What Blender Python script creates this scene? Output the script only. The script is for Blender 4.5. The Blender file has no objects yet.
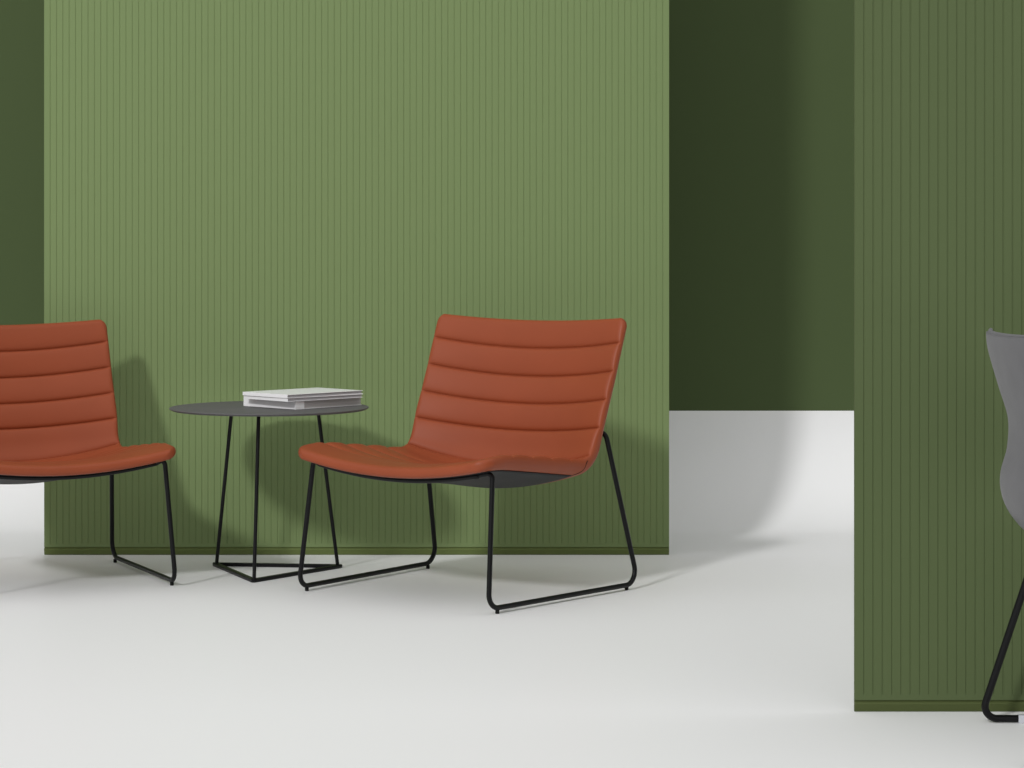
import bpy, bmesh, math
from mathutils import Vector, Matrix

scene = bpy.context.scene
COL = scene.collection


# ------------------------------------------------------------------ materials
def material(name, color, rough=0.5, spec=0.5, metallic=0.0, bump=0.0, bump_scale=300.0,
             var=0.0, var_scale=3.0, sheen=0.0):
    m = bpy.data.materials.new(name)
    m.use_nodes = True
    nt = m.node_tree
    b = nt.nodes['Principled BSDF']
    b.inputs['Base Color'].default_value = (*color, 1)
    b.inputs['Roughness'].default_value = rough
    b.inputs['Specular IOR Level'].default_value = spec
    b.inputs['Metallic'].default_value = metallic
    if sheen:
        b.inputs['Sheen Weight'].default_value = sheen
        b.inputs['Sheen Roughness'].default_value = 0.5
    tc = nt.nodes.new('ShaderNodeTexCoord')
    if var:
        n = nt.nodes.new('ShaderNodeTexNoise')
        n.inputs['Scale'].default_value = var_scale
        n.inputs['Detail'].default_value = 4
        r = nt.nodes.new('ShaderNodeValToRGB')
        r.color_ramp.elements[0].position = 0.3
        r.color_ramp.elements[1].position = 0.7
        r.color_ramp.elements[0].color = (*[c * (1 - var) for c in color], 1)
        r.color_ramp.elements[1].color = (*[c * (1 + var) for c in color], 1)
        nt.links.new(tc.outputs['Object'], n.inputs['Vector'])
        nt.links.new(n.outputs['Fac'], r.inputs['Fac'])
        nt.links.new(r.outputs['Color'], b.inputs['Base Color'])
    if bump:
        n = nt.nodes.new('ShaderNodeTexNoise')
        n.inputs['Scale'].default_value = bump_scale
        n.inputs['Detail'].default_value = 3
        bp = nt.nodes.new('ShaderNodeBump')
        bp.inputs['Strength'].default_value = bump
        bp.inputs['Distance'].default_value = 0.001
        nt.links.new(tc.outputs['Object'], n.inputs['Vector'])
        nt.links.new(n.outputs['Fac'], bp.inputs['Height'])
        nt.links.new(bp.outputs['Normal'], b.inputs['Normal'])
    return m


M_FLOOR = material('white_studio_floor', (0.885, 0.883, 0.885), rough=0.42, spec=0.10)
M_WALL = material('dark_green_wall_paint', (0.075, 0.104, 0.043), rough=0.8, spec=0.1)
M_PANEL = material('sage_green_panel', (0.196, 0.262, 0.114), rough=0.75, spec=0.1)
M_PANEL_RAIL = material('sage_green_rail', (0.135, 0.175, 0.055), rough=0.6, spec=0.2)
M_PANEL_SHADED = material('sage_green_panel_shaded', (0.094, 0.124, 0.054), rough=0.75, spec=0.1)  # same sage panel, its shade put into the base colour
M_PANEL_SHADED_RAIL = material('sage_green_rail_shaded', (0.075, 0.095, 0.030), rough=0.6, spec=0.2)  # rail of that panel, darkened the same way to carry its shade
M_LEATHER = material('cognac_leather', (0.292, 0.063, 0.023), rough=0.46, spec=0.26, bump=0.12, bump_scale=420, var=0.04, var_scale=6)
M_SEAM = material('dark_thread', (0.02, 0.008, 0.005), rough=0.7, spec=0.2)
M_UNDER = material('black_underlay', (0.014, 0.014, 0.016), rough=0.6, spec=0.3)
M_BLACK = material('black_powder_coat', (0.0035, 0.0035, 0.004), rough=0.38, spec=0.22)
M_RUBBER = material('black_rubber', (0.006, 0.006, 0.006), rough=0.7, spec=0.2)
M_TOP = material('charcoal_table_top', (0.120, 0.117, 0.119), rough=0.6, spec=0.2)
M_FABRIC = material('grey_felt', (0.135, 0.133, 0.140), rough=0.9, spec=0.1, bump=0.25, bump_scale=700, var=0.05, var_scale=20, sheen=0.15)
M_CLIP = material('pale_grey_plastic', (0.55, 0.56, 0.60), rough=0.4, spec=0.4)
M_COVER = material('white_coated_cover', (0.90, 0.90, 0.91), rough=0.35, spec=0.4)
M_COVER_GREY = material('silver_grey_cover', (0.45, 0.45, 0.47), rough=0.4, spec=0.4)
M_SPOT = material('grey_cover_print', (0.40, 0.39, 0.40), rough=0.4, spec=0.4)


def paper(name, color, dark):
    m = bpy.data.materials.new(name)
    m.use_nodes = True
    nt = m.node_tree
    b = nt.nodes['Principled BSDF']
    b.inputs['Roughness'].default_value = 0.8
    tc = nt.nodes.new('ShaderNodeTexCoord')
    mp = nt.nodes.new('ShaderNodeMapping')
    mp.inputs['Scale'].default_value = (1.5, 1.5, 900)
    n = nt.nodes.new('ShaderNodeTexNoise')
    n.inputs['Scale'].default_value = 1.0
    r = nt.nodes.new('ShaderNodeValToRGB')
    r.color_ramp.elements[0].position = 0.35
    r.color_ramp.elements[1].position = 0.65
    r.color_ramp.elements[0].color = (*dark, 1)
    r.color_ramp.elements[1].color = (*color, 1)
    nt.links.new(tc.outputs['Object'], mp.inputs['Vector'])
    nt.links.new(mp.outputs['Vector'], n.inputs['Vector'])
    nt.links.new(n.outputs['Fac'], r.inputs['Fac'])
    nt.links.new(r.outputs['Color'], b.inputs['Base Color'])
    return m


M_PAGES = paper('page_edges', (0.55, 0.54, 0.56), (0.36, 0.35, 0.37))
M_PAGES_DARK = paper('grey_page_edges', (0.60, 0.58, 0.57), (0.46, 0.44, 0.44))


# ------------------------------------------------------------------ helpers
def link(name, me, mat, parent=None, smooth=True):
    o = bpy.data.objects.new(name, me)
    COL.objects.link(o)
    if mat is not None:
        me.materials.append(mat)
    if parent is not None:
        o.parent = parent
    if smooth:
        for p in me.polygons:
            p.use_smooth = True
    return o


def from_bm(name, bm, mat, parent=None, smooth=True, sharp=None):
    bmesh.ops.recalc_face_normals(bm, faces=bm.faces)
    if sharp is not None:
        for e in bm.edges:
            if len(e.link_faces) == 2 and e.calc_face_angle(0) > sharp:
                e.smooth = False
    me = bpy.data.meshes.new(name)
    bm.to_mesh(me)
    bm.free()
    return link(name, me, mat, parent, smooth)


def thing(name, label, category, loc=(0, 0, 0), rotz=0.0, group=None):
    o = bpy.data.objects.new(name, None)
    o.empty_display_size = 0.1
    COL.objects.link(o)
    o.location = loc
    o.rotation_euler = (0, 0, rotz)
    o['label'] = label
    o['category'] = category
    if group:
        o['group'] = group
    return o


def fillet(points, radii, n=8):
    """Round the inner corners of a polyline."""
    pts = [Vector(p) for p in points]
    out = [pts[0]]
    for i in range(1, len(pts) - 1):
        r = radii[i] if isinstance(radii, (list, tuple)) else radii
        p, a, b = pts[i], pts[i - 1], pts[i + 1]
        d1, d2 = (a - p), (b - p)
        l1, l2 = d1.length, d2.length
        if r <= 0 or l1 < 1e-6 or l2 < 1e-6:
            out.append(p)
            continue
        d1 /= l1
        d2 /= l2
        ang = d1.angle(d2)
        if abs(ang - math.pi) < 1e-3:
            out.append(p)
            continue
        t = min(r / math.tan(ang / 2), l1 * 0.49, l2 * 0.49)
        rr = t * math.tan(ang / 2)
        c = p + (d1 + d2).normalized() * (rr / math.sin(ang / 2))
        v1 = p + d1 * t - c
        v2 = p + d2 * t - c
        tot = v1.angle(v2)
        ax = v1.cross(v2).normalized()
        for k in range(n + 1):
            out.append(c + Matrix.Rotation(tot * k / n, 3, ax) @ v1)
    out.append(pts[-1])
    return out


def tube(bm, path, r, seg=14, cap=True):
    """Sweep a circle along a path with parallel transport."""
    pts = [Vector(p) for p in path]
    clean = [pts[0]]
    for p in pts[1:]:
        if (p - clean[-1]).length > 1e-5:
            clean.append(p)
    pts = clean
    tang = []
    for i in range(len(pts)):
        a = pts[max(i - 1, 0)]
        b = pts[min(i + 1, len(pts) - 1)]
        tang.append((b - a).normalized())
    t0 = tang[0]
    ref = Vector((0, 0, 1)) if abs(t0.z) < 0.9 else Vector((1, 0, 0))
    nrm = (ref - t0 * ref.dot(t0)).normalized()
    rings = []
    for i, p in enumerate(pts):
        t = tang[i]
        nrm = (nrm - t * nrm.dot(t)).normalized()
        bn = t.cross(nrm)
        rings.append([bm.verts.new(p + (nrm * math.cos(a) + bn * math.sin(a)) * r)
                      for a in [2 * math.pi * k / seg for k in range(seg)]])
    for i in range(len(rings) - 1):
        for k in range(seg):
            bm.faces.new((rings[i][k], rings[i][(k + 1) % seg], rings[i + 1][(k + 1) % seg], rings[i + 1][k]))
    if cap:
        bm.faces.new(rings[0][::-1])
        bm.faces.new(rings[-1])


def lathe(bm, prof, seg=64, center=(0, 0, 0)):
    """prof: list of (radius, z); radius 0 closes."""
    c = Vector(center)
    rings = []
    for r, z in prof:
        if r < 1e-6:
            rings.append([bm.verts.new(c + Vector((0, 0, z)))])
        else:
            rings.append([bm.verts.new(c + Vector((r * math.cos(a), r * math.sin(a), z)))
                          for a in [2 * math.pi * k / seg for k in range(seg)]])
    for i in range(len(rings) - 1):
        A, B = rings[i], rings[i + 1]
        for k in range(seg):
            k2 = (k + 1) % seg
            if len(A) == 1 and len(B) == 1:
                continue
            if len(A) == 1:
                bm.faces.new((A[0], B[k], B[k2]))
            elif len(B) == 1:
                bm.faces.new((A[k], B[0], A[k2]))
            else:
                bm.faces.new((A[k], A[k2], B[k2], B[k]))


def prism(bm, outline, z0, z1, bevel=0.0):
    """Extrude a planar outline (list of (x, y)) from z0 to z1."""
    lo = [bm.verts.new((x, y, z0)) for x, y in outline]
    hi = [bm.verts.new((x, y, z1)) for x, y in outline]
    n = len(outline)
    fs = [bm.faces.new(lo[::-1]), bm.faces.new(hi)]
    for i in range(n):
        fs.append(bm.faces.new((lo[i], lo[(i + 1) % n], hi[(i + 1) % n], hi[i])))
    if bevel:
        es = list({e for f in fs for e in f.edges})
        bmesh.ops.bevel(bm, geom=es, offset=bevel, segments=2, affect='EDGES', profile=0.5)


def copy_tree(o, parent=None):
    c = o.copy()
    COL.objects.link(c)
    if parent is not None:
        c.parent = parent
    for ch in list(o.children):
        copy_tree(ch, c)
    return c


# ------------------------------------------------------------------ setting
# floor, sweeping up in a cove into the low white part of the back wall
WALL_Y = 8.64
COVE_R = 0.396
prof = [(-6.0, 0.0), (0.0, 0.0), (4.0, 0.0), (7.0, 0.0)]
for k in range(25):
    a = math.pi / 2 * k / 24
    prof.append((WALL_Y - COVE_R + COVE_R * math.sin(a), COVE_R * (1 - math.cos(a))))
bm = bmesh.new()
XS = [-9, -6, -3, 0, 3, 6, 9]
grid = [[bm.verts.new((x, y, z)) for x in XS] for y, z in prof]
for i in range(len(prof) - 1):
    for j in range(len(XS) - 1):
        bm.faces.new((grid[i][j], grid[i][j + 1], grid[i + 1][j + 1], grid[i + 1][j]))
# slab underneath so that the ground has thickness
lo = [[bm.verts.new((x, y, -0.1)) for x in (XS[0], XS[-1])] for y in (-6.0, WALL_Y)]
bm.faces.new((lo[0][0], lo[1][0], lo[1][1], lo[0][1]))
floor = from_bm('floor', bm, M_FLOOR)
if floor.data.polygons[0].normal.z < 0:
    floor.data.flip_normals()
floor['kind'] = 'structure'

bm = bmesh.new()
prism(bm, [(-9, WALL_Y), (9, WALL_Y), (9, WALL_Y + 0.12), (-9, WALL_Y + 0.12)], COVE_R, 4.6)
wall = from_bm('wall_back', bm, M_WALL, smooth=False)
wall['kind'] = 'structure'


# ------------------------------------------------------------------ ribbed divider panels
def make_panel(x0, x1, y, height, pitch, m_sheet, m_rail, label):
    t = 0.013
    w = x1 - x0
    root = thing('divider_panel', label, 'divider panel', ((x0 + x1) / 2, y, 0), 0, 'ribbed green divider panels')
    n = round(w / pitch)
    pitch = w / n
    gw, gd = 0.0040, 0.0016
    xs = [(-w / 2, 0)]
    for i in range(1, n):
        cx = -w / 2 + i * pitch
        xs += [(cx - gw * 0.5, 0), (cx - gw * 0.22, gd * 0.75), (cx, gd), (cx + gw * 0.22, gd * 0.75), (cx + gw * 0.5, 0)]
    xs.append((w / 2, 0))
    rows = [(0.0255, 0.0), (0.0345, 0.0), (0.040, 1.0), (height - 0.036, 1.0), (height - 0.03, 0.0), (height, 0.0)]
    bm = bmesh.new()
    g = [[bm.verts.new((x, d * k, z)) for x, d in xs] for z, k in rows]
    for i in range(len(rows) - 1):
        for j in range(len(xs) - 1):
            bm.faces.new((g[i][j], g[i][j + 1], g[i + 1][j + 1], g[i + 1][j]))
    bk = [bm.verts.new((sx * w / 2, t, z)) for sx, z in ((-1, 0.0255), (1, 0.0255), (1, height), (-1, height))]
    bm.faces.new((bk[0], bk[3], bk[2], bk[1]))
    bm.faces.new([bk[0], bk[1]] + g[0][::-1])
    bm.faces.new([bk[2], bk[3]] + g[-1])
    bm.faces.new([bk[0]] + [r[0] for r in g] + [bk[3]])
    bm.faces.new([bk[1], bk[2]] + [r[-1] for r in g][::-1])
    from_bm('ribbed_sheet', bm, m_sheet, root, smooth=False)
    # bottom rail: a slim bar, slightly proud, its face leaning inward towards the floor
    pr = [(0.003, 0.0253), (0.0030, 0.0225), (-0.0015, 0.0205), (-0.0022, 0.0180), (-0.0015, 0.0150), (0.0030, 0.0020), (0.0045, 0.0), (t, 0.0), (t, 0.0253)]
    bm = bmesh.new()
    A = [bm.verts.new((-w / 2, a, b)) for a, b in pr]
    B = [bm.verts.new((w / 2, a, b)) for a, b in pr]
    for i in range(len(pr)):
        k = (i + 1) % len(pr)
        bm.faces.new((A[i], A[k], B[k], B[i]))
    bm.faces.new(A)
    bm.faces.new(B[::-1])
    from_bm('bottom_rail', bm, m_rail, root, smooth=False)
    return root


make_panel(-1.4995, 0.5035, 7.692, 3.0, 0.0202, M_PANEL, M_PANEL_RAIL,
           'wide light sage green ribbed panel standing behind the orange chairs and side table')
make_panel(0.731, 2.731, 5.117, 3.0, 0.0198, M_PANEL_SHADED, M_PANEL_SHADED_RAIL,
           'sage green ribbed panel, its shade put into the colour, standing behind the grey chair at the right')


# ------------------------------------------------------------------ lounge chair
W0 = 0.352          # half width of the upholstered shell
TUBE_R = 0.0071


def build_profile():
    """Side-edge line of the upper surface, from the top of the back to the seat front: (forward, up)."""
    pts = [Vector((-0.314, 0.788, 0)), Vector((-0.243, 0.607, 0)), Vector((-0.150, 0.388, 0)), Vector((0.235, 0.428, 0)), Vector((0.349, 0.416, 0))]
    p = fillet(pts, [0, 0.9, 0.062, 0.40, 0], n=16)
    return [(v.x, v.y) for v in p]


PROF = build_profile()
ARC = [0.0]
for a, b in zip(PROF, PROF[1:]):
    ARC.append(ARC[-1] + math.hypot(b[0] - a[0], b[1] - a[1]))
LEN = ARC[-1]


def prof_at(u):
    u = min(max(u, 0), LEN)
    for i in range(len(ARC) - 1):
        if u <= ARC[i + 1] + 1e-9:
            f = (u - ARC[i]) / (ARC[i + 1] - ARC[i])
            return (PROF[i][0] + (PROF[i + 1][0] - PROF[i][0]) * f, PROF[i][1] + (PROF[i + 1][1] - PROF[i][1]) * f)
    return PROF[-1]


def prof_normal(u):
    e = 0.006
    a, b = prof_at(u - e), prof_at(u + e)
    dx, dy = b[0] - a[0], b[1] - a[1]
    l = math.hypot(dx, dy)
    return (-dy / l, dx / l)       # towards the sitter


# fold sits at the bisecting point of the rounded corner
U_FOLD = min((abs(prof_normal(u)[0] - math.cos(math.radians(53))) , u) for u in [0.36 + 0.001 * k for k in range(140)])[1]
PITCH = 0.0862
SEAMS = [0.078 + PITCH * k for k in range(4)] + [U_FOLD]
SEAT_PITCH = (LEN - 0.045 - U_FOLD) / 5
SEAMS += [U_FOLD + SEAT_PITCH * k for k in range(1, 5)]


def lerp_table(tab, x):
    if x <= tab[0][0]:
        return tab[0][1]
    for (x0, y0), (x1, y1) in zip(tab, tab[1:]):
        if x <= x1:
            f = (x - x0) / (x1 - x0)
            f = f * f * (3 - 2 * f)
            return y0 + (y1 - y0) * f
    return tab[-1][1]


DEPTH = [(0, 0.030), (0.20, 0.050), (U_FOLD, 0.062), (0.65, 0.056), (LEN, 0.040)]
THICK = [(0, 0.026), (0.30, 0.032), (U_FOLD, 0.042), (LEN - 0.15, 0.038), (LEN, 0.029)]


# the seams of the back bow downward in the middle
BOW = [(0, 0.005), (0.08, 0.015), (0.26, 0.010), (U_FOLD, 0.0), (LEN, 0.0)]
HALF = [(0, 0.351), (0.30, 0.348), (U_FOLD, 0.343), (U_FOLD + 0.16, 0.350), (LEN, 0.352)]


def end_inset(u):
    """Half width, rounded off at both ends."""
    W0 = lerp_table(HALF, u)
    rc = 0.030 if u < LEN / 2 else 0.052
    e = min(u, LEN - u)
    if e < rc:
        return W0 - rc + math.sqrt(max(rc * rc - (rc - e) ** 2, 0))
    return W0


def shell_point(s, u, side):
    """side +1 upper surface, -1 under surface."""
    uu = u + lerp_table(BOW, u) * (1 - (s / W0) ** 2)
    px, pz = prof_at(uu)
    nx, nz = prof_normal(uu)
    d = lerp_table(DEPTH, u) * (1 - (s / W0) ** 2)
    th = lerp_table(THICK, u)
    hw = end_inset(u)
    b = min(hw - abs(s), min(u, LEN - u))
    r = 0.016 if side > 0 else 0.026
    q = 1.0 if b >= r else (1 - (1 - max(b, 0) / r) ** 2.4) ** (1 / 2.4)
    off = -d - th / 2 + side * th / 2 * q
    if side > 0:
        dist = min(abs(u - s0) for s0 in SEAMS)
        puff = 0.0075 * (1 - math.exp(-dist / 0.0034)) + 0.0044 * (1 - (1 - min(dist / 0.042, 1)) ** 2)
        if u > U_FOLD:
            puff = 0.0070 * (1 - math.exp(-dist / 0.0050)) + 0.0056 * (1 - (1 - min(dist / 0.042, 1)) ** 2)
        off += (puff - 0.0086) * min(1, max(b, 0) / 0.017)
        # a faint line of stitching just inside the border
    x, z = px + nx * off, pz + nz * off
    return Vector((s, -x, z))      # local frame: chair faces -Y


def make_us():
    us = set()
    for base in SEAMS:
        for d in (0, 0.0012, 0.0024, 0.004, 0.006, 0.009, 0.013, 0.019, 0.027, 0.036):
            us.add(round(base + d, 5))
            us.add(round(base - d, 5))
    for k in range(13):
        a = 0.054 * (1 - math.cos(math.pi / 2 * k / 12))
        us.add(round(a, 5))
        us.add(round(LEN - a, 5))
    us = sorted(u for u in us if 0 <= u <= round(LEN, 5))
    out = [us[0]]
    for u in us[1:]:
        if u - out[-1] > 0.0007:
            out.append(u)
    out[-1] = LEN
    return out


US = make_us()
FOLD_I = min(range(len(US)), key=lambda i: abs(US[i] - U_FOLD))
SIG = []
for k in range(11):
    SIG.append(1 - 0.06 * (1 - math.cos(math.pi / 2 * k / 10)))
SIG += [0.90, 0.85, 0.78, 0.70, 0.6, 0.5, 0.4, 0.3, 0.2, 0.1, 0.0]
SIG = [-s for s in SIG] + SIG[::-1][1:]


def build_shell():
    """Full closed shell as rings; returns verts, quads with row index, normals."""
    nS = len(SIG)
    verts, rows = [], []
    for u in US:
        hw = end_inset(u)
        row = []
        for s in SIG:                       # upper surface, left to right
            row.append(len(verts))
            verts.append(shell_point(s * hw, u, 1))
        for s in SIG[::-1][1:-1]:           # under surface, right to left
            row.append(len(verts))
            verts.append(shell_point(s * hw, u, -1))
        rows.append(row)
    faces = []
    m = len(rows[0])
    for i in range(len(rows) - 1):
        for k in range(m):
            k2 = (k + 1) % m
            faces.append((i, (rows[i][k], rows[i + 1][k], rows[i + 1][k2], rows[i][k2])))
    for i in (0, len(rows) - 1):            # close the two ends (upper and under coincide there)
        for k in range(nS - 1):
            a, b = rows[i][k], rows[i][k + 1]
            c = rows[i][(2 * (nS - 1) - (k + 1)) % m]
            d = rows[i][(2 * (nS - 1) - k) % m]
            ids = [a]
            for v in (b, c, d):
                if v not in ids:
                    ids.append(v)
            if len(ids) >= 3:
                faces.append((i if i == 0 else i - 1, tuple(ids)))
    return verts, faces


SH_V, SH_F = build_shell()


def shell_part(name, keep, parent, mat):
    used, vid = {}, []
    fs = []
    for i, f in SH_F:
        if keep(i):
            ff = []
            for v in f:
                if v not in used:
                    used[v] = len(vid)
                    vid.append(v)
                ff.append(used[v])
            fs.append(ff)
    me = bpy.data.meshes.new(name)
    me.from_pydata([SH_V[v] for v in vid], [], fs)
    bm = bmesh.new()
    bm.from_mesh(me)
    bmesh.ops.remove_doubles(bm, verts=bm.verts, dist=1e-5)
    # close the hidden joint so that seat and back are solid bodies
    be = [e for e in bm.edges if len(e.link_faces) == 1]
    if be:
        r = bmesh.ops.holes_fill(bm, edges=be, sides=0)
        for f in r['faces']:
            for e in f.edges:
                e.smooth = False
    bmesh.ops.recalc_face_normals(bm, faces=bm.faces)
    bm.to_mesh(me)
    bm.free()
    return link(name, me, mat, parent)


def side_frame_path(sg):
    """Half of the bent tube: front leg, floor runner and rear leg on one side (sg = +-1)."""
    fl = Vector((0.326 * sg, -0.279, 0.380))
    fb = Vector((0.345 * sg, -0.321, 0.0155))
    rb = Vector((0.378 * sg, 0.338, 0.0155))
    rt = Vector((0.338 * sg, 0.230, 0.460))
    front_in = shell_point(0.290 * sg, U_FRONT, -1) + Vector((0, 0, -TUBE_R - 0.0010))
    rear_in = shell_point(0.285 * sg, U_REAR, -1) + back_off(U_REAR)
    return fillet([front_in, fl, fb, rb, rt, rear_in], [0, 0.026, 0.036, 0.042, 0.022, 0], n=10)


U_FRONT = LEN - 0.050
U_REAR = min(range(0, 500), key=lambda k: abs(prof_at(k * 0.001)[1] - 0.476)) * 0.001


def back_off(u):
    nx, nz = prof_normal(u)
    r = TUBE_R - 0.0005
    return Vector((0, nx * r, -nz * r))


def make_lounge(label, loc, rotz):
    root = thing('lounge_chair', label, 'lounge chair', loc, rotz, 'orange leather lounge chairs')
    shell_part('backrest', lambda i: i < FOLD_I, root, M_LEATHER)
    seat = shell_part('seat', lambda i: i >= FOLD_I, root, M_LEATHER)
    # black lining under the seat
    bm = bmesh.new()
    us = [U_FOLD + 0.062 + (LEN - 0.034 - U_FOLD - 0.062) * k / 40 for k in range(41)]
    ss = [-0.325 + 0.65 * k / 40 for k in range(41)]
    lay = []
    for off in (0.0002, 0.0030):
        L = []
        for u in us:
            nx, nz = prof_normal(u)
            L.append([bm.verts.new(shell_point(s, u, -1) + Vector((0, nx * off, -nz * off))) for s in ss])
        lay.append(L)
    for L in lay:
        for i in range(40):
            for j in range(40):
                bm.faces.new((L[i][j], L[i][j + 1], L[i + 1][j + 1], L[i + 1][j]))
    for i in range(40):
        for j in (0, 40):
            bm.faces.new((lay[0][i][j], lay[0][i + 1][j], lay[1][i + 1][j], lay[1][i][j]))
            bm.faces.new((lay[0][j][i], lay[0][j][i + 1], lay[1][j][i + 1], lay[1][j][i]))
    o = from_bm('underside_lining', bm, M_UNDER, root)
    o['label'] = 'black lining under the seat'
    # short dark seam where the seat cover meets the back cover, on either side
    for sg in (-1, 1):
        bm = bmesh.new()
        pts = []
        for k in range(15):
            f = k / 14
            u = U_FOLD + 0.062 - 0.014 * f - 0.026 * f * f
            s = (0.318 + (end_inset(u) - 0.318) * min(1, f * 1.15)) * sg
            if f < 0.87:
                p = shell_point(s, u, -1)
            else:
                p = shell_point(end_inset(u) * sg * 0.9999, u, -1) + Vector((0.0004 * sg, 0, 0.012 * (f - 0.87) / 0.13))
            pts.append(p)
        tube(bm, pts, 0.0011, seg=6)
        from_bm('cover_seam', bm, M_SEAM, seat)
    # bent tube frame
    for sg in (-1, 1):
        bm = bmesh.new()
        tube(bm, side_frame_path(sg), TUBE_R, seg=16)
        f = from_bm('side_frame', bm, M_BLACK, root)
        for y, s in ((-0.285, 0.347), (0.290, 0.3712)):
            bm = bmesh.new()
            lathe(bm, [(0, 0), (0.0048, 0), (0.0056, 0.0012), (0.0056, 0.011), (0, 0.011)], seg=16, center=(s * sg, y, 0))
            from_bm('glide', bm, M_RUBBER, f)
    bm = bmesh.new()
    tube(bm, [shell_point(s, U_FRONT, -1) + Vector((0, 0, -TUBE_R - 0.0010)) for s in [-0.291 + 0.582 * k / 30 for k in range(31)]], TUBE_R, seg=16)
    from_bm('front_crossbar', bm, M_BLACK, root)
    bm = bmesh.new()
    tube(bm, [shell_point(s, U_REAR, -1) + back_off(U_REAR) for s in [-0.286 + 0.572 * k / 30 for k in range(31)]], TUBE_R, seg=16)
    from_bm('rear_crossbar', bm, M_BLACK, root)
    return root


# local frame: sitter looks along -Y
chair = make_lounge('orange leather lounge chair right of the side table, its whole black sled frame in view',
                    (-0.1408, 6.9121, 0), math.radians(-37.57))
left = copy_tree(chair)
TH = math.radians(28.8)
fw = Vector((math.sin(TH), -math.cos(TH), 0))
rt = Vector((math.cos(TH), math.sin(TH), 0))
mid = (Vector((-0.988, 7.009, 0)) + Vector((-1.248, 7.512, 0))) / 2
ctr = mid - (rt * 0.359 - fw * 0.003) * 0.972
left.location = ctr
left.rotation_euler = (0, 0, TH)
left.scale = (0.972, 0.972, 0.972)
left['label'] = 'orange leather lounge chair left of the side table, cut off by the left edge'


# ------------------------------------------------------------------ side table
TX, TY = -0.7375, 7.295
TTOP = 0.5015
table = thing('side_table', 'low round black side table on thin wire legs between the two orange chairs', 'side table', (TX, TY, 0))
bm = bmesh.new()
R = 0.302
lathe(bm, [(0, TTOP - 0.008), (R - 0.010, TTOP - 0.008), (R - 0.002, TTOP - 0.0045), (R, TTOP - 0.002), (R - 0.0008, TTOP - 0.0004),
           (R - 0.003, TTOP), (0, TTOP)], seg=128)
from_bm('tabletop', bm, M_TOP, table, sharp=math.radians(35))
ang = [math.radians(a) for a in (143.5, 264, 23.5)]
RB = 0.226
foot = [Vector((RB * math.cos(a), RB * math.sin(a), 0)) for a in ang]
# flat bar triangle on the floor, corners slightly rounded
bar_w, bar_h = 0.014, 0.011


def tri_ring(r, z):
    pts = []
    for i, a in enumerate(ang):
        c = Vector((r * math.cos(a), r * math.sin(a), 0))
        p = Vector((r * math.cos(ang[i - 1]), r * math.sin(ang[i - 1]), 0))
        q = Vector((r * math.cos(ang[(i + 1) % 3]), r * math.sin(ang[(i + 1) % 3]), 0))
        e = 0.016
        A = c + (p - c).normalized() * e
        B = c + (q - c).normalized() * e
        for k in range(5):
            f = k / 4
            P = A * (1 - f) ** 2 + c * 2 * f * (1 - f) + B * f * f
            pts.append((P.x, P.y, z))
    return pts


bm = bmesh.new()
out_r, in_r = RB + 0.014, RB - 0.014
loops = []
for r, z in ((in_r, 0.0005), (out_r, 0.0005), (out_r + 0.0015, 0.002), (out_r + 0.0015, bar_h - 0.0015), (out_r, bar_h), (in_r, bar_h)):
    loops.append([bm.verts.new(p) for p in tri_ring(r, z)])
nn = len(loops[0])
for i in range(len(loops)):
    A, B = loops[i], loops[(i + 1) % len(loops)]
    for k in range(nn):
        bm.faces.new((A[k], A[(k + 1) % nn], B[(k + 1) % nn], B[k]))
from_bm('base_ring', bm, M_BLACK, table, sharp=math.radians(30))
for a in ang:
    bm = bmesh.new()
    rb_, rt_ = RB - 0.006, RB * 0.685
    tube(bm, [(rb_ * math.cos(a), rb_ * math.sin(a), 0.004), (rt_ * math.cos(a), rt_ * math.sin(a), TTOP - 0.007)], 0.0056, seg=14)
    lg = from_bm('leg', bm, M_BLACK, table, sharp=math.radians(50))
    bm = bmesh.new()
    lathe(bm, [(0, TTOP - 0.0110), (0.020, TTOP - 0.0110), (0.022, TTOP - 0.0100), (0.022, TTOP - 0.0079), (0, TTOP - 0.0079)], seg=24,
          center=(rt_ * math.cos(a), rt_ * math.sin(a), 0))
    from_bm('mounting_plate', bm, M_BLACK, lg, sharp=math.radians(40))


# ------------------------------------------------------------------ reading matter on the table
def make_book(name, label, category, near, z, deg, w, l, h, cover_t, m_cover, m_pages, group, spine, flap=0.0):
    """near = nearest corner; w runs back-left from it, l back-right; spine on the w or the l side."""
    root = thing(name, label, category, (near[0], near[1], z), math.radians(deg), group)
    # local axes: +X along the l side, +Y along the w side
    g = 0.003
    bm = bmesh.new()
    prism(bm, [(0, 0), (l, 0), (l, w), (0, w)], h - cover_t, h, bevel=min(cover_t * 0.3, 0.0006))
    prism(bm, [(0, 0), (l, 0), (l, w), (0, w)], 0, cover_t, bevel=min(cover_t * 0.3, 0.0006))
    if spine == 'w':
        prism(bm, [(0, 0), (cover_t, 0), (cover_t, w), (0, w)], cover_t * 0.6, h - cover_t * 0.6, bevel=0.0003)
    else:
        prism(bm, [(0, 0), (l, 0), (l, cover_t), (0, cover_t)], cover_t * 0.6, h - cover_t * 0.6, bevel=0.0003)
    if flap:
        prism(bm, [(0, -0.0008), (flap, -0.0008), (flap, 0.0008), (0, 0.0008)], 0.0, h - 0.0003)
    from_bm('cover', bm, m_cover, root, smooth=False)
    bm = bmesh.new()
    gx = cover_t if spine == 'w' else g
    gy = g if spine == 'w' else cover_t
    prism(bm, [(gx, gy), (l - g, gy), (l - g, w - g), (gx, w - g)], cover_t, h - cover_t)
    from_bm('page_block', bm, m_pages, root, smooth=False)
    return root


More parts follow.
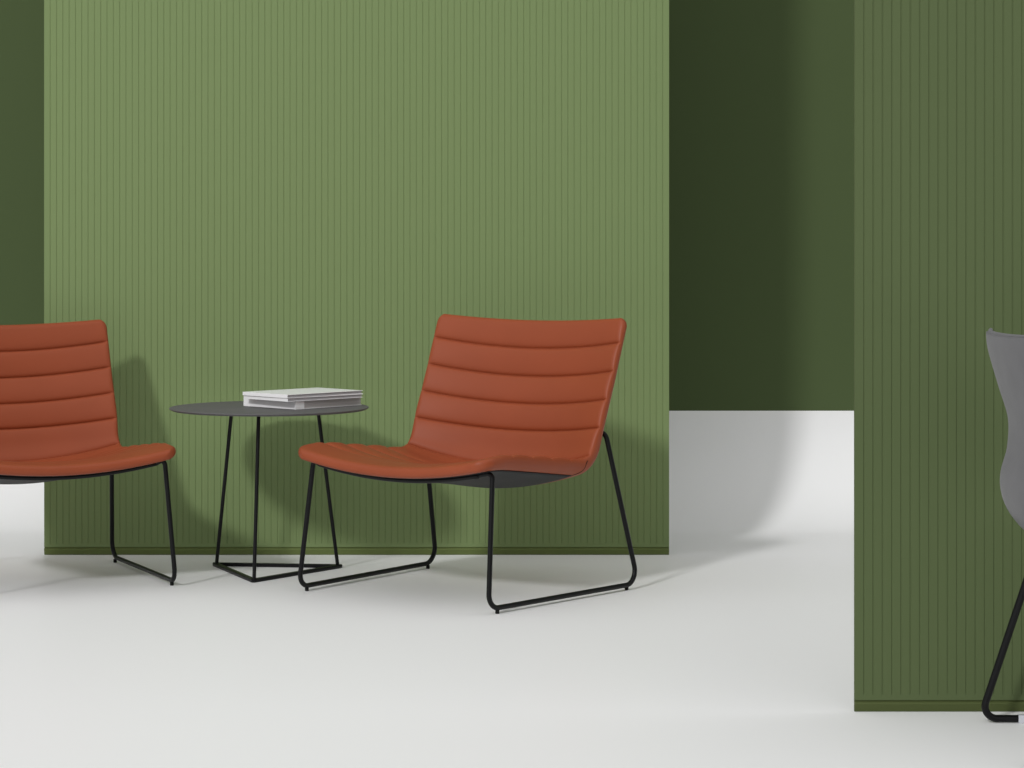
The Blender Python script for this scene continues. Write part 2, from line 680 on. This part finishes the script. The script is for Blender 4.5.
G = 'books and magazines on the side table'
make_book('book', 'thick white softcover book lying directly on the black tabletop, under the magazines', 'book',
          (-0.6486, 7.180), TTOP + 0.0002, 47, 0.236, 0.275, 0.0245, 0.0016, M_COVER, M_PAGES_DARK, G, 'w', flap=0.036)
make_book('magazine', 'silver grey magazine sandwiched between the white book and the top magazine', 'magazine',
          (-0.668, 7.153), TTOP + 0.0250, 45, 0.210, 0.298, 0.0105, 0.0014, M_COVER, M_PAGES, G, 'w')
make_book('magazine', 'white magazine lying topmost on the pile on the side table', 'magazine',
          (-0.669, 7.150), TTOP + 0.0357, 45.6, 0.210, 0.302, 0.0105, 0.0014, M_COVER, M_PAGES, G, 'w')


# ------------------------------------------------------------------ grey shell chair at the right edge
gc = thing('shell_chair', 'grey fabric shell chair with black sled frame, cut off by the right edge', 'chair', (1.23, 4.79, 0))
GX0, GY0 = 1.23, 4.785


def catmull(tab, t):
    n = len(tab) - 1
    x = min(max(t, 0), 1) * n
    i = min(int(x), n - 1)
    f = x - i
    p = [tab[max(i - 1, 0)], tab[i], tab[i + 1], tab[min(i + 2, n)]]
    r = []
    for a, b, c, d in zip(*p):
        r.append(0.5 * (2 * b + (c - a) * f + (2 * a - 5 * b + 4 * c - d) * f * f + (3 * b - a - 3 * c + d) * f ** 3))
    return r


# side profile along the edge (world x, height, half width, curl depth), back top to seat front
GP = [(0.999, 0.820, 0.212, 0.026), (1.004, 0.787, 0.219, 0.028), (1.027, 0.717, 0.222, 0.032), (1.051, 0.645, 0.222, 0.036), (1.052, 0.575, 0.225, 0.040),
      (1.040, 0.517, 0.230, 0.042), (1.052, 0.474, 0.233, 0.042), (1.090, 0.440, 0.234, 0.040), (1.152, 0.430, 0.232, 0.036), (1.242, 0.434, 0.226, 0.030),
      (1.337, 0.442, 0.216, 0.018), (1.417, 0.442, 0.200, 0.010), (1.450, 0.428, 0.188, 0.006)]


def gpt(t, s):
    """mid surface point (local) and normal, s in -1..1"""
    x, h, w, d = catmull(GP, t)
    e = 0.012
    a, b = catmull(GP, t - e), catmull(GP, t + e)
    dx, dz = b[0] - a[0], b[1] - a[1]
    l = math.hypot(dx, dz)
    n = Vector((-dz / l, 0, dx / l))        # forward on the back, up on the seat
    p = Vector((x - GX0, w * s, h)) - n * d * (1 - abs(s) ** 2.4)
    return p, n


NT, NS = 72, 36
top, bot = [], []
for i in range(NT + 1):
    f = i / NT
    ra, rb_ = [], []
    for j in range(NS + 1):
        s = -1 + 2 * j / NS
        s = math.sin(s * math.pi / 2)
        # rounded outline at the four corners
        e = min(f, 1 - f) / 0.045
        sc = 1.0
        if e < 1:
            sc = 0.93 + 0.07 * math.sqrt(max(0, 1 - (1 - e) ** 2))
        p, n = gpt(f, s * sc)
        du = Vector(gpt(f + 0.004, s * sc)[0]) - Vector(gpt(f - 0.004, s * sc)[0])
        dv = Vector(gpt(f, s * sc + 0.01)[0]) - Vector(gpt(f, s * sc - 0.01)[0])
        nn_ = du.cross(dv).normalized() if du.length > 1e-7 and dv.length > 1e-7 else n
        if nn_.dot(n) < 0:
            nn_ = -nn_
        b1 = (1 - abs(s)) * 0.22
        b2 = min(f, 1 - f) * 0.9
        b = min(b1, b2)
        q = 1 if b > 0.012 else math.sqrt(max(0, 1 - (1 - b / 0.012) ** 2))
        ra.append(p + nn_ * 0.0085 * q)
        rb_.append(p - nn_ * 0.0085 * q)
    top.append(ra)
    bot.append(rb_)
bm = bmesh.new()
vt = [[bm.verts.new(p) for p in r] for r in top]
vb = [[bm.verts.new(p) for p in r] for r in bot]
for i in range(NT):
    for j in range(NS):
        bm.faces.new((vt[i][j], vt[i][j + 1], vt[i + 1][j + 1], vt[i + 1][j]))
        bm.faces.new((vb[i][j], vb[i + 1][j], vb[i + 1][j + 1], vb[i][j + 1]))
bmesh.ops.remove_doubles(bm, verts=bm.verts, dist=1e-5)
be = [e for e in bm.edges if len(e.link_faces) == 1]
if be:
    bmesh.ops.holes_fill(bm, edges=be, sides=0)
from_bm('seat_shell', bm, M_FABRIC, gc)
# piped rim around the shell
rim = []
for j in range(NS + 1):
    rim.append((top[0][j] + bot[0][j]) / 2)
for i in range(1, NT + 1):
    rim.append((top[i][NS] + bot[i][NS]) / 2)
for j in range(NS - 1, -1, -1):
    rim.append((top[NT][j] + bot[NT][j]) / 2)
for i in range(NT - 1, -1, -1):
    rim.append((top[i][0] + bot[i][0]) / 2)
bm = bmesh.new()
tube(bm, rim, 0.0042, seg=10, cap=False)
from_bm('rim_piping', bm, M_FABRIC, gc)
GR = 0.0076
for sg in (1, -1):
    bm = bmesh.new()
    y0 = 0.215 * sg
    path = fillet([(1.185 - GX0, 0.10 * sg, 0.386), (1.097 - GX0, 0.190 * sg, 0.386), (0.9765 - GX0, y0, 0.0085), (1.470 - GX0, y0, 0.0085),
                   (1.345 - GX0, 0.180 * sg, 0.392), (1.300 - GX0, 0.10 * sg, 0.392)], [0, 0.03, 0.026, 0.026, 0.03, 0], n=10)
    tube(bm, path, GR, seg=16)
    fr = from_bm('side_frame', bm, M_BLACK, gc)
    for x in (1.067, 1.400):
        bm = bmesh.new()
        prism(bm, [(x - GX0 - 0.012, y0 - 0.0095), (x - GX0 + 0.012, y0 - 0.0095), (x - GX0 + 0.012, y0 + 0.0095), (x - GX0 - 0.012, y0 + 0.0095)],
              0.0, 0.0165, bevel=0.002)
        o = from_bm('glide', bm, M_CLIP, fr, smooth=False)
        o['label'] = 'pale grey plastic glide'
for x, z in ((1.185, 0.386), (1.300, 0.392)):
    bm = bmesh.new()
    tube(bm, [(x - GX0, -0.105, z), (x - GX0, 0.105, z)], GR, seg=16)
    from_bm('crossbar', bm, M_BLACK, gc)

# ------------------------------------------------------------------ light
sun = bpy.data.lights.new('key_light', 'SUN')
sun.energy = 1.28
sun.angle = math.radians(5.5)
so = bpy.data.objects.new('key_light', sun)
COL.objects.link(so)
az, el = math.atan(0.56), math.radians(32)
d = Vector((math.sin(az) * math.cos(el), math.cos(az) * math.cos(el), -math.sin(el)))
so.rotation_euler = d.to_track_quat('-Z', 'Y').to_euler()
so.location = (-4, 0, 5)

w = bpy.data.worlds.new('studio')
scene.world = w
w.use_nodes = True
wn = w.node_tree
bg = wn.nodes['Background']
tc = wn.nodes.new('ShaderNodeTexCoord')
sep = wn.nodes.new('ShaderNodeSeparateXYZ')
ramp = wn.nodes.new('ShaderNodeValToRGB')
ramp.color_ramp.elements[0].position = 0.0
ramp.color_ramp.elements[0].color = (0.42, 0.42, 0.42, 1)
ramp.color_ramp.elements[1].position = 1.0
ramp.color_ramp.elements[1].color = (1, 1, 1, 1)
wn.links.new(tc.outputs['Generated'], sep.inputs[0])
wn.links.new(sep.outputs['Z'], ramp.inputs['Fac'])
wn.links.new(ramp.outputs['Color'], bg.inputs['Color'])
bg.inputs['Strength'].default_value = 1.03

# ------------------------------------------------------------------ camera
cam = bpy.data.cameras.new('camera')
cam.sensor_fit = 'HORIZONTAL'
cam.sensor_width = 36
cam.lens = 36 * 2400 / 1024
cam.shift_y = -(384 - 243) / 1024
cam.clip_end = 100
co = bpy.data.objects.new('camera', cam)
COL.objects.link(co)
co.location = (0, 0, 1.0)
co.rotation_euler = (math.pi / 2, 0, 0)
scene.camera = co

vs = scene.view_settings
vs.view_transform = 'Standard'
vs.look = 'None'
vs.gamma = 1
vs.exposure = 0
vs.use_curve_mapping = False
